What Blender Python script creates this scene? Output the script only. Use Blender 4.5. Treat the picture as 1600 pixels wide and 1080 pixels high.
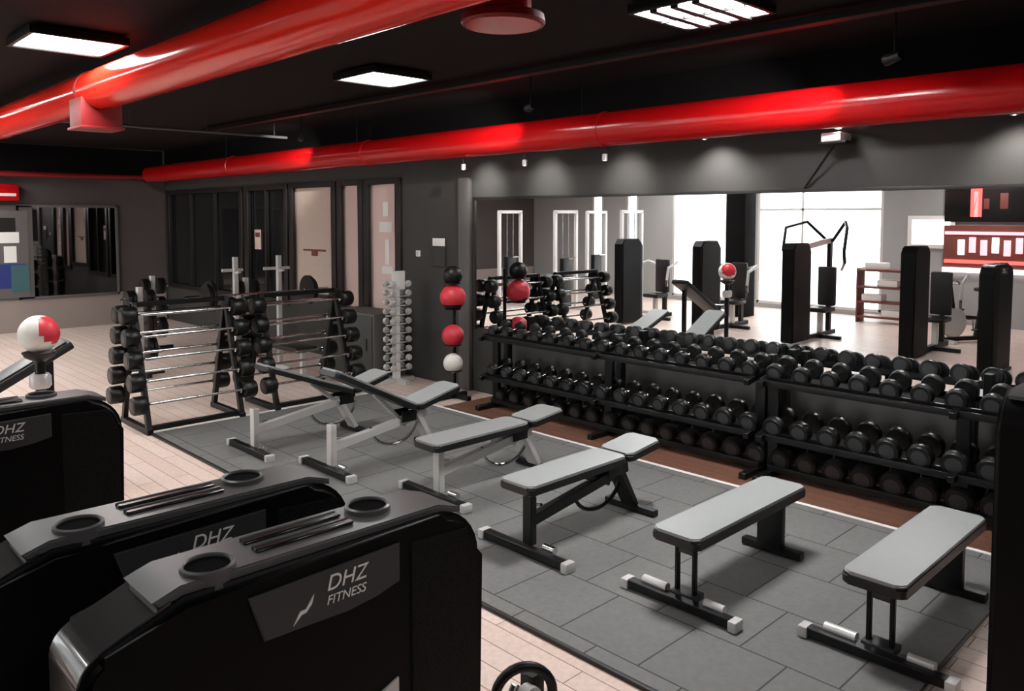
import bpy, bmesh, math, random
from mathutils import Vector, Matrix, Euler
random.seed(7)
PI = math.pi
S = bpy.context.scene
C = S.collection
for o in list(bpy.data.objects): bpy.data.objects.remove(o)

# ------------------------------------------------------------ camera
cam_d = bpy.data.cameras.new('camera'); cam = bpy.data.objects.new('camera', cam_d); C.objects.link(cam)
FP, PITCH, YAW = 1254.0, math.radians(3.5), math.radians(45.8)
cam_d.sensor_fit = 'HORIZONTAL'; cam_d.sensor_width = 36.0; cam_d.lens = 36.0*FP/1600.0
cam_d.shift_y = -(540-(338+FP*math.tan(PITCH)))/1600.0
cam_d.clip_start = 0.02; cam_d.clip_end = 100
cam.location = (0, 0, 2.15)
cam.rotation_euler = (PI/2-PITCH, 0, YAW-PI/2)
S.camera = cam
# ------------------------------------------------------------ world + exposure
W = bpy.data.worlds.new('world'); S.world = W; W.use_nodes = True
W.node_tree.nodes['Background'].inputs[0].default_value = (0.97, 0.99, 1.0, 1)
W.node_tree.nodes['Background'].inputs[1].default_value = 2.6
S.view_settings.view_transform = 'Standard'; S.view_settings.look = 'None'
S.view_settings.exposure = 1.15; S.view_settings.gamma = 1.0; S.view_settings.use_curve_mapping = False
PANEL_E = 22.0
SPOT_PIPE = 105.0
SPOT_WALL = 8.5

# ------------------------------------------------------------ materials
def lin(c): c = c/255.0; return c/12.92 if c <= .04045 else ((c+.055)/1.055)**2.4
def rgb(r, g, b): return (lin(r), lin(g), lin(b), 1)
def mat(name, col, rough=.5, metal=0.0, noise=.12, scale=30, bump=0.0, spec=.5, emis=None, es=0.0, coat=0.0):
    m = bpy.data.materials.new(name); m.use_nodes = True
    nt = m.node_tree; b = nt.nodes['Principled BSDF']
    b.inputs['Roughness'].default_value = rough; b.inputs['Metallic'].default_value = metal
    b.inputs['Specular IOR Level'].default_value = spec; b.inputs['Coat Weight'].default_value = coat
    tc = nt.nodes.new('ShaderNodeTexCoord')
    n = nt.nodes.new('ShaderNodeTexNoise'); n.inputs['Scale'].default_value = scale; n.inputs['Detail'].default_value = 4
    nt.links.new(tc.outputs['Object'], n.inputs['Vector'])
    r = nt.nodes.new('ShaderNodeMix'); r.data_type = 'RGBA'
    r.inputs[6].default_value = tuple(c*(1-noise) for c in col[:3])+(1,)
    r.inputs[7].default_value = tuple(min(1, c*(1+noise)) for c in col[:3])+(1,)
    nt.links.new(n.outputs['Fac'], r.inputs[0]); nt.links.new(r.outputs[2], b.inputs['Base Color'])
    if bump:
        bp = nt.nodes.new('ShaderNodeBump'); bp.inputs['Strength'].default_value = bump; bp.inputs['Distance'].default_value = .004
        nt.links.new(n.outputs['Fac'], bp.inputs['Height']); nt.links.new(bp.outputs[0], b.inputs['Normal'])
    if emis: b.inputs['Emission Color'].default_value = emis; b.inputs['Emission Strength'].default_value = es
    return m
def brick_mat(name, c1, c2, cm, w, h, mortar, rough, off=.5, offf=2, rot=0, bump=.3, loc=(0, 0, 0), spec=.5):
    m = mat(name, c1, rough, spec=spec); nt = m.node_tree; b = nt.nodes['Principled BSDF']
    tc = nt.nodes['Texture Coordinate']; mp = nt.nodes.new('ShaderNodeMapping'); mp.inputs['Rotation'].default_value = (0, 0, rot); mp.inputs['Location'].default_value = loc
    br = nt.nodes.new('ShaderNodeTexBrick'); br.offset = off; br.offset_frequency = offf
    br.inputs['Scale'].default_value = 1; br.inputs['Brick Width'].default_value = w; br.inputs['Row Height'].default_value = h
    br.inputs['Mortar Size'].default_value = mortar; br.inputs['Mortar Smooth'].default_value = .1
    br.inputs['Color1'].default_value = c1; br.inputs['Color2'].default_value = c2; br.inputs['Mortar'].default_value = cm
    nt.links.new(tc.outputs['Object'], mp.inputs[0]); nt.links.new(mp.outputs[0], br.inputs['Vector'])
    n = [x for x in nt.nodes if x.type == 'TEX_NOISE'][0]
    mx = nt.nodes.new('ShaderNodeMix'); mx.data_type = 'RGBA'; mx.blend_type = 'MULTIPLY'; mx.inputs[0].default_value = .35
    rm = nt.nodes.new('ShaderNodeValToRGB'); rm.color_ramp.elements[0].color = (.55, .55, .55, 1); rm.color_ramp.elements[0].position = .3
    rm.color_ramp.elements[1].position = .7
    nt.links.new(n.outputs['Fac'], rm.inputs[0])
    nt.links.new(br.outputs['Color'], mx.inputs[6]); nt.links.new(rm.outputs[0], mx.inputs[7]); nt.links.new(mx.outputs[2], b.inputs['Base Color'])
    bp = nt.nodes.new('ShaderNodeBump'); bp.invert = True; bp.inputs['Strength'].default_value = bump; bp.inputs['Distance'].default_value = .003
    nt.links.new(br.outputs['Fac'], bp.inputs['Height']); nt.links.new(bp.outputs[0], b.inputs['Normal'])
    return m
M = {}
M['wood'] = brick_mat('pale_wood_planks', rgb(234, 214, 203), rgb(226, 202, 189), rgb(140, 110, 95), 1.2, .14, .003, .38, rot=PI/2)
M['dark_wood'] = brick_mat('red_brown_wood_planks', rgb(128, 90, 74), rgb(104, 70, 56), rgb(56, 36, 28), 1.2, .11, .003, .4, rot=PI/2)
M['rubber'] = brick_mat('rubber_tiles', rgb(120, 120, 118), rgb(112, 112, 111), rgb(58, 58, 58), .5, .5, .005, .62, rot=PI/2, loc=(-.02, 0, 0), spec=.35)
M['ceil'] = mat('black_ceiling_paint', rgb(33, 28, 28), .9, spec=.1)
M['wall_dark'] = mat('charcoal_wall_paint', rgb(60, 59, 57), .8, noise=.05, scale=3)
M['wall_back'] = mat('brown_grey_wall_paint', rgb(78, 71, 70), .85, noise=.05, scale=3)
M['dado'] = mat('pale_dado_paint', rgb(150, 138, 133), .85, noise=.05, scale=3)
M['wall_light'] = mat('light_grey_wall_paint', rgb(158, 158, 157), .8, noise=.04, scale=3)
M['black_wall'] = mat('black_wall_paint', rgb(16, 15, 15), .9, spec=.1)
M['cabinet_grey'] = mat('dark_grey_laminate', rgb(64, 66, 64), .6)
M['frame_grey'] = mat('grey_frame_paint', rgb(92, 89, 87), .7)
M['red'] = mat('glossy_red_paint', rgb(182, 12, 16), .2, noise=.04, scale=4, spec=.4)
M['red_orange'] = mat('satin_orange_red_paint', rgb(216, 36, 22), .15, noise=.05, scale=4, spec=.3)
M['red_dull'] = mat('red_paint', rgb(128, 16, 18), .5, noise=.06, scale=4)
M['black'] = mat('black_powder_coat', rgb(11, 11, 12), .4, noise=.1, spec=.35)
M['black_gloss'] = mat('black_gloss_plastic', rgb(14, 14, 15), .28, noise=.1)
M['shroud'] = mat('black_moulded_plastic', rgb(9, 9, 9), .45, noise=.15, scale=60, spec=.12)
M['tray'] = mat('dark_grey_tray_plastic', rgb(84, 84, 85), .38, noise=.08)
M['plate'] = mat('grey_label_plate', rgb(52, 53, 55), .5, noise=.05)
M['rubber_black'] = mat('black_rubber', rgb(10, 11, 11), .4, noise=.15, scale=80, spec=.4)
M['cap'] = mat('grey_end_cap', rgb(50, 51, 52), .4)
M['hole_shade'] = mat('painted_hole_shade', rgb(5, 5, 5), .9, spec=.05)
M['chrome'] = mat('chrome', rgb(205, 205, 205), .18, metal=1.0, noise=.02)
M['silver'] = mat('silver_paint', rgb(205, 204, 202), .35, metal=.2, noise=.03)
M['white'] = mat('white_plastic', rgb(235, 233, 230), .45, noise=.02)
M['pad_top'] = mat('sheen_painted_vinyl', rgb(148, 152, 151), .42, noise=.05, scale=12, bump=.05)  # sheen of the overhead panels painted into the dark vinyl's colour
M['pad_mid'] = mat('dim_sheen_painted_vinyl', rgb(140, 142, 141), .42, noise=.05, scale=12)  # same vinyl, overhead sheen painted in a little dimmer
M['pad_side'] = mat('black_vinyl', rgb(20, 20, 21), .45)
M['frame_dark'] = mat('dark_window_frame', rgb(24, 20, 18), .5)
M['blind'] = mat('beige_blind_fabric', rgb(205, 186, 172), .8, noise=.04, scale=8)
M['pinkish'] = mat('pinkish_blind_fabric', rgb(222, 196, 188), .8, noise=.04, scale=8)
M['glass_dark'] = mat('dark_glass', rgb(30, 30, 31), .06, noise=.05)
M['ball_red'] = mat('red_ball_rubber', rgb(205, 50, 62), .4)
M['ball_white'] = mat('white_ball_rubber', rgb(230, 228, 220), .45)
M['blue'] = mat('blue_print', rgb(38, 52, 120), .6); M['teal'] = mat('teal_print', rgb(60, 98, 104), .6)
M['paper'] = mat('pale_print', rgb(96, 92, 92), .6)
M['umber'] = mat('red_brown_paint', rgb(120, 62, 54), .5)
M['mirror'] = mat('mirror_silver', (.86, .87, .87, 1), .0, metal=1.0, noise=0)
M['mirror_dim'] = mat('smoked_mirror', (.34, .33, .33, 1), .02, metal=1.0, noise=0)
M['emit'] = mat('lit_panel_diffuser', (1, 1, 1, 1), .5, emis=(1, .985, .965, 1), es=PANEL_E)
M['emit_bright'] = mat('bright_lit_panel', (1, 1, 1, 1), .5, emis=(1, .99, .98, 1), es=PANEL_E*3.3)
M['emit_dim'] = mat('dim_lit_panel', (1, 1, 1, 1), .5, emis=(1, .99, .98, 1), es=PANEL_E*.35)
M['lamp'] = mat('lit_lamp_lens', (1, 1, 1, 1), .5, emis=(1, .97, .93, 1), es=14)
M['led_red'] = mat('lit_red_sign', rgb(200, 30, 30), .5, emis=(1, .10, .08, 1), es=1.2)
M['led_pink'] = mat('lit_pink_sign', rgb(230, 120, 130), .5, emis=(1, .35, .38, 1), es=1.1)
M['led_white'] = mat('lit_white_sign', rgb(240, 230, 235), .5, emis=(1, .88, .9, 1), es=1.6)
gm = bpy.data.materials.new('clear_window_glass'); gm.use_nodes = True
_b = gm.node_tree.nodes['Principled BSDF']; _b.inputs['Transmission Weight'].default_value = 1; _b.inputs['Roughness'].default_value = 0; _b.inputs['IOR'].default_value = 1.02
_b.inputs['Base Color'].default_value = (.97, .98, .98, 1); M['glass'] = gm
# perforated grille on the machine shrouds
gr = mat('perforated_black_panel', rgb(12, 12, 12), .6, spec=.15); nt = gr.node_tree
v = nt.nodes.new('ShaderNodeTexVoronoi'); v.inputs['Scale'].default_value = 130
rp = nt.nodes.new('ShaderNodeValToRGB'); rp.color_ramp.elements[0].color = (.001, .001, .001, 1); rp.color_ramp.elements[0].position = .28; rp.color_ramp.elements[1].position = .42; rp.color_ramp.elements[1].color = (.007, .007, .007, 1)
nt.links.new(nt.nodes['Texture Coordinate'].outputs['Object'], v.inputs['Vector']); nt.links.new(v.outputs['Distance'], rp.inputs[0]); nt.links.new(rp.outputs[0], nt.nodes['Principled BSDF'].inputs['Base Color'])
M['grille'] = gr
M['gloss_grey'] = mat('glossy_dark_grey_plastic', rgb(44, 42, 42), .22, noise=.04, coat=.5)

# ------------------------------------------------------------ mesh builder
class MB:
    def __init__(s): s.bm = bmesh.new()
    def box(s, c, d, rot=None, bev=0.0, seg=2):
        r = bmesh.ops.create_cube(s.bm, size=1.0); vs = r['verts']
        for v in vs: v.co = Vector((v.co.x*d[0], v.co.y*d[1], v.co.z*d[2]))
        if bev:
            es = list({e for v in vs for e in v.link_edges})
            q = bmesh.ops.bevel(s.bm, geom=es, offset=min(bev, min(d)*.45), segments=seg, affect='EDGES', profile=.6)
            vs = list({v for v in vs if v.is_valid} | set(q['verts']))
        m = (Matrix.Rotation(rot[1], 4, rot[0]) if isinstance(rot, tuple) else (rot.to_4x4() if rot is not None else Matrix()))
        m = Matrix.Translation(Vector(c)) @ m
        for v in vs: v.co = m @ v.co
        return s
    def beam(s, a, b, w, h, bev=.004):         # rectangular tube from a to b
        a = Vector(a); b = Vector(b); d = b-a; L = d.length; q = d.to_track_quat('X', 'Z').to_matrix()
        return s.box((a+b)/2, (L, w, h), q, bev, 1)
    def tube(s, pts, r, seg=10, cap=True, closed=False):
        pts = [Vector(p) for p in pts]; n = len(pts); rings = []
        rr = r if isinstance(r, (list, tuple)) else [r]*n
        ref = None
        for i in range(n):
            if closed: t = (pts[(i+1) % n]-pts[i-1]).normalized()
            else: t = (pts[min(i+1, n-1)]-pts[max(i-1, 0)]).normalized()
            if ref is None: ref = Vector((0, 0, 1)) if abs(t.z) < .9 else Vector((1, 0, 0))
            u = (ref-t*ref.dot(t)).normalized(); w = t.cross(u); ref = u
            rings.append([s.bm.verts.new(pts[i]+rr[i]*(math.cos(k*2*PI/seg)*u+math.sin(k*2*PI/seg)*w)) for k in range(seg)])
        for i in range(n if closed else n-1):
            A = rings[i]; B = rings[(i+1) % n]
            for k in range(seg): s.bm.faces.new((A[k], A[(k+1) % seg], B[(k+1) % seg], B[k]))
        if cap and not closed: s.bm.faces.new(rings[0][::-1]); s.bm.faces.new(rings[-1])
        return s
    def lathe(s, prof, c=(0, 0, 0), axis='z', seg=20):   # prof [(r,h)]
        c = Vector(c); rings = []
        def P(r, h, k):
            x = r*math.cos(k*2*PI/seg); y = r*math.sin(k*2*PI/seg)
            return c+{'z': Vector((x, y, h)), 'x': Vector((h, x, y)), 'y': Vector((y, h, x))}[axis]
        for r, h in prof: rings.append([s.bm.verts.new(P(max(r, 1e-4), h, k)) for k in range(seg)])
        for A, B in zip(rings, rings[1:]):
            for k in range(seg): s.bm.faces.new((A[k], A[(k+1) % seg], B[(k+1) % seg], B[k]))
        s.bm.faces.new(rings[0][::-1]); s.bm.faces.new(rings[-1])
        return s
    def ring(s, prof, c=(0, 0, 0), seg=24):
        c = Vector(c); n = len(prof)
        rings = [[s.bm.verts.new(c+Vector((r*math.cos(k*2*PI/seg), r*math.sin(k*2*PI/seg), h))) for k in range(seg)] for r, h in prof]
        for i in range(n):
            A, B = rings[i], rings[(i+1) % n]
            for k in range(seg): s.bm.faces.new((A[k], A[(k+1) % seg], B[(k+1) % seg], B[k]))
        return s
    def prism(s, pts, a, b, axis='y', bev=0.0):          # 2D polygon extruded between a and b along axis
        f = {'y': lambda p, t: (p[0], t, p[1]), 'x': lambda p, t: (t, p[0], p[1]), 'z': lambda p, t: (p[0], p[1], t)}[axis]
        A = [s.bm.verts.new(f(p, a)) for p in pts]; B = [s.bm.verts.new(f(p, b)) for p in pts]; n = len(pts)
        fs = [s.bm.faces.new(A[::-1]), s.bm.faces.new(B)]
        for i in range(n): s.bm.faces.new((A[i], A[(i+1) % n], B[(i+1) % n], B[i]))
        if bev: bmesh.ops.bevel(s.bm, geom=list(set(fs[0].edges) | set(fs[1].edges)), offset=bev, segments=3, affect='EDGES')
        return s
    def sphere(s, c, r, sc=(1, 1, 1), u=20, v=14):
        q = bmesh.ops.create_uvsphere(s.bm, u_segments=u, v_segments=v, radius=r)
        for x in q['verts']: x.co = Vector((x.co.x*sc[0], x.co.y*sc[1], x.co.z*sc[2]))+Vector(c)
        return s
    def build(s, name, m, parent=None, flat=False, loc=None):
        bmesh.ops.recalc_face_normals(s.bm, faces=s.bm.faces[:])
        me = bpy.data.meshes.new(name); s.bm.to_mesh(me); s.bm.free()
        for mm in (m if isinstance(m, (list, tuple)) else [m]): me.materials.append(M[mm] if isinstance(mm, str) else mm)
        if not flat:
            for p in me.polygons: p.use_smooth = True
            me.set_sharp_from_angle(angle=.65)
        o = bpy.data.objects.new(name, me); C.objects.link(o)
        if parent: o.parent = parent
        if loc: o.location = loc
        return o
def tag(o, label, cat, group=None, kind=None):
    o['label'] = label; o['category'] = cat
    if group: o['group'] = group
    if kind: o['kind'] = kind
    return o
def thing(name, label, cat, loc=(0, 0, 0), rz=0, group=None):
    o = bpy.data.objects.new(name, None); o.empty_display_size = .1; C.objects.link(o)
    o.location = loc; o.rotation_euler = (0, 0, rz); return tag(o, label, cat, group)
def struct(o): o['kind'] = 'structure'; return o
def copy_tree(o, parent=None):
    c = o.copy(); C.objects.link(c); c.parent = parent
    for ch in list(o.children): copy_tree(ch, c)
    return c
def arc(cx, cz, r, a0, a1, n): return [(cx+r*math.cos(a0+(a1-a0)*i/n), cz+r*math.sin(a0+(a1-a0)*i/n)) for i in range(n+1)]
def text_mesh(txt, size, shear=.25):
    cu = bpy.data.curves.new('t', 'FONT'); cu.body = txt; cu.size = size; cu.extrude = .0008; cu.shear = shear
    o = bpy.data.objects.new('t', cu); C.objects.link(o)
    bpy.context.view_layer.update()
    me = bpy.data.meshes.new_from_object(o.evaluated_get(bpy.context.evaluated_depsgraph_get()))
    bpy.data.objects.remove(o); return me

# ------------------------------------------------------------ room shell
XR, XL, YB, YF, H = 6.5, -4.5, 17.0, -3.0, 3.5
struct(MB().box(((XR+XL)/2, (YB+YF)/2, -.05), (XR-XL+.6, YB-YF+.6, .1)).build('floor', 'wood', flat=True))
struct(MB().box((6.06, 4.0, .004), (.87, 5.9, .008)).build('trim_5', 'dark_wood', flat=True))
fl = MB().prism([(2.9, 1.22), (5.6, 1.22), (5.6, 8.05), (2.9, 8.05)], 0.0, .018, 'z', bev=.003).build('rubber_floor_tiles', 'rubber')
tag(fl, 'grey rubber tile mat under the row of benches', 'gym mat')
struct(MB().box(((XR+XL)/2, (YB+YF)/2, H+.05), (XR-XL+.6, YB-YF+.6, .1)).build('ceiling', 'ceil', flat=True))
# right wall: solid up to y 8.75, then windows
wb = MB()
wb.box((XR+.1, (YF+8.8)/2, H/2), (.2, 8.8-YF, H))
WIN = [(8.88, 9.62, .8, 2.62, 'pinkish'), (9.78, 10.32, .8, 2.62, 'pinkish'), (10.5, 11.75, .92, 2.62, 'blind'), (11.95, 13.3, .75, 2.62, None), (13.55, 16.8, .75, 2.62, None)]
ys = 8.8
for y0, y1, z0, z1, k in WIN:
    wb.box((XR+.1, (ys+y0)/2, H/2), (.2, y0-ys, H)); wb.box((XR+.1, (y0+y1)/2, z0/2), (.2, y1-y0, z0)); wb.box((XR+.1, (y0+y1)/2, (z1+H)/2), (.2, y1-y0, H-z1)); ys = y1
wb.box((XR+.1, (ys+YB+.2)/2, H/2), (.2, YB+.2-ys, H))
struct(wb.build('wall_right', 'wall_dark', flat=True))
for i, (y0, y1, z0, z1, k) in enumerate(WIN):
    w = bpy.data.objects.new('window_%d' % (i+1), None); C.objects.link(w); w['kind'] = 'structure'; w.location = (XR, (y0+y1)/2, z0)
    f = MB(); t = .05; hw = (y1-y0)/2; hh = z1-z0
    for s in (-1, 1): f.box((-.02, s*(hw+.012), hh/2), (.04, .12, hh+.1), bev=.004); f.box((.015, s*(hw-.012), hh/2), (.03, .022, hh-.002))
    f.box((-.02, 0, -.01), (.038, 2*hw, .08), bev=.004); f.box((-.02, 0, hh+.01), (.038, 2*hw, .08), bev=.004)
    if k is None:
        for q in (range(1, 3) if y1-y0 > 2 else range(1, 2)): f.box((-.005, -hw+2*hw*q/(3 if y1-y0 > 2 else 2), hh/2), (.06, .04, hh))
    f.build('window_frame', 'frame_dark', w)
    MB().box((.05, 0, hh/2), (.012, 2*hw-.001, hh-.001)).build('blind' if k else 'window_pane', k or 'glass_dark', w, flat=True)
# back wall
struct(MB().box(((XR+XL)/2, YB+.1, H/2), (XR-XL+.6, .2, H)).build('wall_back', 'wall_back', flat=True))
struct(MB().box(((XR+XL)/2, YB-.015, .32), (XR-XL-.1, .03, .64), bev=.004).build('trim_1', 'dado', flat=True))
struct(MB().box(((XR+XL)/2, YF-.1, H/2), (XR-XL+.6, .2, H)).build('wall_front', 'wall_dark', flat=True))
# left wall (seen only in the mirror) with tall bright windows
wl = MB(); LW = [(6.7, 9.6, .1, 3.0), (10.4, 12.0, .1, 3.0), (13.1, 13.5, .1, 2.9), (14.3, 14.7, .1, 2.9)]; ys = YF-.2
for y0, y1, z0, z1 in LW:
    wl.box((XL-.1, (ys+y0)/2, H/2), (.2, y0-ys, H)); wl.box((XL-.1, (y0+y1)/2, z0/2), (.2, y1-y0, z0)); wl.box((XL-.1, (y0+y1)/2, (z1+H)/2), (.2, y1-y0, H-z1)); ys = y1
wl.box((XL-.1, (ys+YB+.2)/2, H/2), (.2, YB+.2-ys, H))
struct(wl.build('wall_left', 'wall_light', flat=True))
for i, (y0, y1, z0, z1) in enumerate(LW):
    w = bpy.data.objects.new('window_%d' % (i+6), None); C.objects.link(w); w['kind'] = 'structure'; w.location = (XL, (y0+y1)/2, z0)
    f = MB(); hw = (y1-y0)/2; hh = z1-z0
    for s in (-1, 1): f.box((-.05, s*(hw-.03), hh/2), (.1, .06, hh), bev=.004)
    f.box((-.05, 0, .03), (.1, 2*hw, .06)); f.box((-.05, 0, hh-.03), (.1, 2*hw, .06))
    if hw > .9: f.box((-.05, .35, hh/2), (.06, .05, hh)); f.box((-.05, 0, hh*.76), (.06, 2*hw, .05))
    f.build('window_frame', 'silver', w)
    MB().box((-.08, 0, hh/2), (.008, 2*hw-.1, hh-.1)).build('window_pane', 'glass', w, flat=True)
struct(MB().box((-2.6, 8.95, H/2), (.45, .45, H-.002), bev=.01).build('trim_6', 'black_wall'))

# ------------------------------------------------------------ mirrors
struct(MB().box((XR-.006, (YB+YF)/2, 3.24), (.012, YB-YF-.02, .515)).build('trim_2', 'black_wall', flat=True))
struct(MB().box(((XR+XL)/2, YB-.006, 3.23), (XR-XL-.1, .012, .5)).build('trim_3', 'black_wall', flat=True))
wm = thing('wall_mirror', 'long frameless wall mirror behind the dumbbell racks under the grey bulkhead', 'mirror', (XR-.012, 3.3, .8))
MB().box((0, 0, .775), (.012, 8.0, 1.55)).build('mirror_glass', 'mirror', wm, flat=True)
fr = MB(); fr.box((-.008, 0, 1.565), (.028, 8.06, .03), bev=.003); fr.box((-.008, 4.015, .775), (.028, .03, 1.6), bev=.003); fr.build('mirror_edge_trim', 'frame_dark', wm)
bm_ = thing('wall_mirror', 'dim dark-tinted mirror with grey border on the far back wall', 'mirror', (4.65, YB-.03, .64))
MB().box((0, 0, .84), (1.7, .02, 1.68)).build('mirror_glass', 'mirror_dim', bm_, flat=True)
f = MB()
for s in (-1, 1): f.box((s*.86, -.005, .84), (.05, .04, 1.76), bev=.004)
f.box((0, -.005, -.02), (1.77, .04, .05), bev=.004); f.box((0, -.005, 1.7), (1.77, .04, .05), bev=.004)
f.build('mirror_frame', 'frame_grey', bm_)

# ------------------------------------------------------------ ceiling: ducts, lights
def duct(name, label, x, z, r, y0, y1, joints, red='red'):
    t = thing(name, label, 'duct', (x, y0, z))
    MB().lathe([(r, 0), (r, y1-y0)], axis='y', seg=40).build('duct_tube', red, t)
    for j in joints: MB().lathe([(r, j-y0-.02), (r+.006, j-y0-.018), (r+.006, j-y0+.018), (r, j-y0+.02)], axis='y', seg=40).build('joint_band', red, t)
    for j in joints:
        MB().tube([(0, j-y0+.3, r-.005), (0, j-y0+.3, H-z)], .006, 6).build('hanger_rod', 'black', t)
    return t
d1 = duct('ceiling_duct', 'large round red duct crossing the upper left of the ceiling', 2.25, 3.2, .165, -2.5, 13.0, (0.4, 10.6), 'red_orange')
MB().lathe([(.17, -.02), (.17, .02)], axis='y', seg=40, c=(0, 9.85, 0)).build('joint_band', 'red_dull', d1)
MB().box((0, 9.85, -.19), (.32, .32, .24), bev=.01).build('outlet_collar', 'red_dull', d1)
MB().box((0, 9.85, -.315), (.35, .35, .02), bev=.004).build('outlet_flange', 'red_dull', d1)
d2 = duct('ceiling_duct', 'long glossy red pipe running above the grey bulkhead and mirror', 6.12, 2.99, .165, -2.5, 16.75, (-.5, 5.0, 9.0, 13.0))
bk = thing('red_pipe', 'thin red pipe running along the top of the back wall', 'pipe', (6.2, 16.8, 2.92))
MB().tube([(0, 0, 0), (-10.4, 0, 0)], .05, 14).build('pipe_run', 'red_dull', bk)
for k in range(5): MB().beam((-.6-k*2.2, .03, 0), (-.6-k*2.2, .182, 0), .03, .05).build('pipe_bracket', 'black', bk)
rd = thing('ceiling_diffuser', 'round red air diffuser hanging from the ceiling between two light panels', 'air vent', (2.95, 3.10, 3.15))
MB().lathe([(.15, .03), (.15, H-3.15)], seg=36).build('drop_duct', 'red', rd)
MB().lathe([(.16, .0), (.215, .0), (.222, .012), (.215, .05), (.155, .07)], seg=40).build('flange', 'red_dull', rd)
MB().lathe([(.0, -.003), (.20, -.003), (.205, .01)], seg=36).build('damper_disc', 'red', rd)

def panel(x, y, label, louver=False, zz=3.42, em='emit'):
    t = thing('ceiling_light', label, 'ceiling light', (x, y, zz), group='square ceiling light panels')
    f = MB()
    for s in (-1, 1): f.box((s*.315, 0, .02), (.03, .66, .05), bev=.003); f.box((0, s*.315, .02), (.6, .03, .05), bev=.003)
    f.box((0, 0, .05), (.66, .66, .01)); f.build('panel_frame', 'black', t)
    MB().box((0, 0, .012), (.6, .6, .006)).build('diffuser', em, t, flat=True)
    if louver:
        g = MB()
        for k in range(1, 4): g.box((0, -.3+.6*k/4, -.008), (.6, .055, .025))
        g.box((0, 0, -.005), (.02, .6, .02)); g.build('louvre', 'black', t)
    for sx in (-1, 1):
        for sy in (-1, 1): MB().tube([(sx*.3, sy*.3, .05), (sx*.3, sy*.3, H-zz)], .004, 6).build('hanger', 'chrome', t)
    return t
panel(1.86, 6.66, 'bright square ceiling panel beside the big red duct at upper left')
panel(4.42, 6.28, 'bright square ceiling panel farthest from the camera in the middle')
panel(4.42, 2.84, 'square louvred ceiling light with dark cross strips at the upper right', True, em='emit_bright')
for i, (x, y) in enumerate(((.5, 3.0), (1.86, -.6), (4.42, -.6), (-1.0, -.6), (-3.3, 4.6), (-3.3, 8.2), (-3.3, 11.6), (-1.2, 9.6), (.9, 9.3), (1.2, 11.0), (1.5, 12.7), (1.9, 14.4), (2.3, 15.9), (-1.2, 13.4))):  # unseen panels; the left and back ones added to brighten mirror and far room
    panel(x, y, 'unseen square ceiling panel outside the picture, %s' % (('over the nearest towers', 'behind the camera left', 'behind the camera right', 'behind and far left', 'by the reflected red sign', 'by the wide reflected window', 'by the narrow reflected window', 'over the reflected machines', 'left of the barbell racks', 'left of the bench press', 'left of the plate trees', 'left of the far mirror', 'in front of the poster wall', 'over the cable machines')[i]), em='emit_dim' if i < 4 else 'emit')
def area_spot(name, loc, to, power, size, blend, col=(1, .96, .92), parent=None):
    l = bpy.data.lights.new(name, 'SPOT'); l.energy = power; l.spot_size = size; l.spot_blend = blend; l.color = col; l.shadow_soft_size = .03
    o = bpy.data.objects.new(name, l); C.objects.link(o)
    d = Vector(to)-Vector(loc); o.rotation_euler = d.to_track_quat('-Z', 'Y').to_euler()
    if parent: o.parent = parent; o.location = Vector(loc)-parent.location
    else: o.location = loc
    return o
# wall-washing cans under the red pipe
def can(y, label):
    cx, cz, sc = (6.12, 2.72, .75) if y > 4.5 else (6.22, 2.86, .75)
    t = thing('downlight', label, 'lamp', (cx, y, cz), group='small wall-washing lamps under the red pipe')
    if y > 4.5: MB().tube([(0, 0, .03), (0, 0, .115)], .006, 8).build('stem', 'black', t)
    else: MB().tube([(0, 0, .01), (.2, 0, .01)], .006, 8).build('stem', 'black', t)
    MB().lathe([(.018, .035), (.026, .03), (.026, -.03), (.02, -.03)], seg=16).build('lamp_body', 'silver', t)
    MB().lathe([(.0, -.027), (.02, -.029), (.0, -.031)], seg=14).build('lens', 'lamp', t)
    area_spot('lamp_light', (cx, y, cz-.045), (6.5, y, 2.50 if y > 4.5 else 2.3), SPOT_WALL*(1.1 if y > 4.5 else 2.0), math.radians(100 if y > 4.5 else 120), .9, parent=t)
for y, l in ((7.1, 'nearest the mirror left edge'), (6.1, 'second from the mirror left edge'), (5.0, 'third from the mirror left edge'), (3.95, 'left of the wall bracket'), (2.75, 'just above the wall bracket'), (1.55, 'near the right edge of the photo')):
    can(y, 'tiny silver lamp under the red pipe, '+l)
# track heads aimed at the red pipe
def head(x, y, to, label):
    t = thing('spotlight', label, 'spotlight', (x, y, 3.18)); d = (Vector(to)-Vector((x, y, 3.18))).normalized()
    MB().tube([(0, 0, .02), (0, 0, H-3.18)], .008, 8).build('stem', 'black', t)
    MB().tube([-d*.05, d*.03, d*.07], [.028, .036, .04], 14).build('lamp_body', 'black', t)
    MB().tube([d*.068, d*.073], [.034, .034], 14).build('lens', 'lamp', t)
    area_spot('lamp_light', Vector((x, y, 3.18))+d*.09, to, SPOT_PIPE, math.radians(50), 1.0, parent=t)
head(5.45, 2.05, (6.0, 3.35, 3.0), 'black spotlight on a stem at right, aimed at the red pipe')
head(5.45, 5.35, (6.0, 6.9, 3.0), 'black spotlight on a stem in the middle, aimed at the red pipe')
head(5.45, 9.6, (6.0, 11.1, 3.0), 'black spotlight on a stem farthest back, aimed at the red pipe')
ct = MB().tube([(2.5, 10.8, 3.3), (5.9, 10.8, 3.3)], .02, 8)
for k in range(4): ct.tube([(2.7+k, 10.8, 3.3), (2.7+k, 10.8, H)], .005, 6)
ct.build('conduit_pipe', 'tray'); tag(bpy.data.objects['conduit_pipe'], 'thin grey conduit crossing the black ceiling before the back wall', 'pipe')
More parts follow.
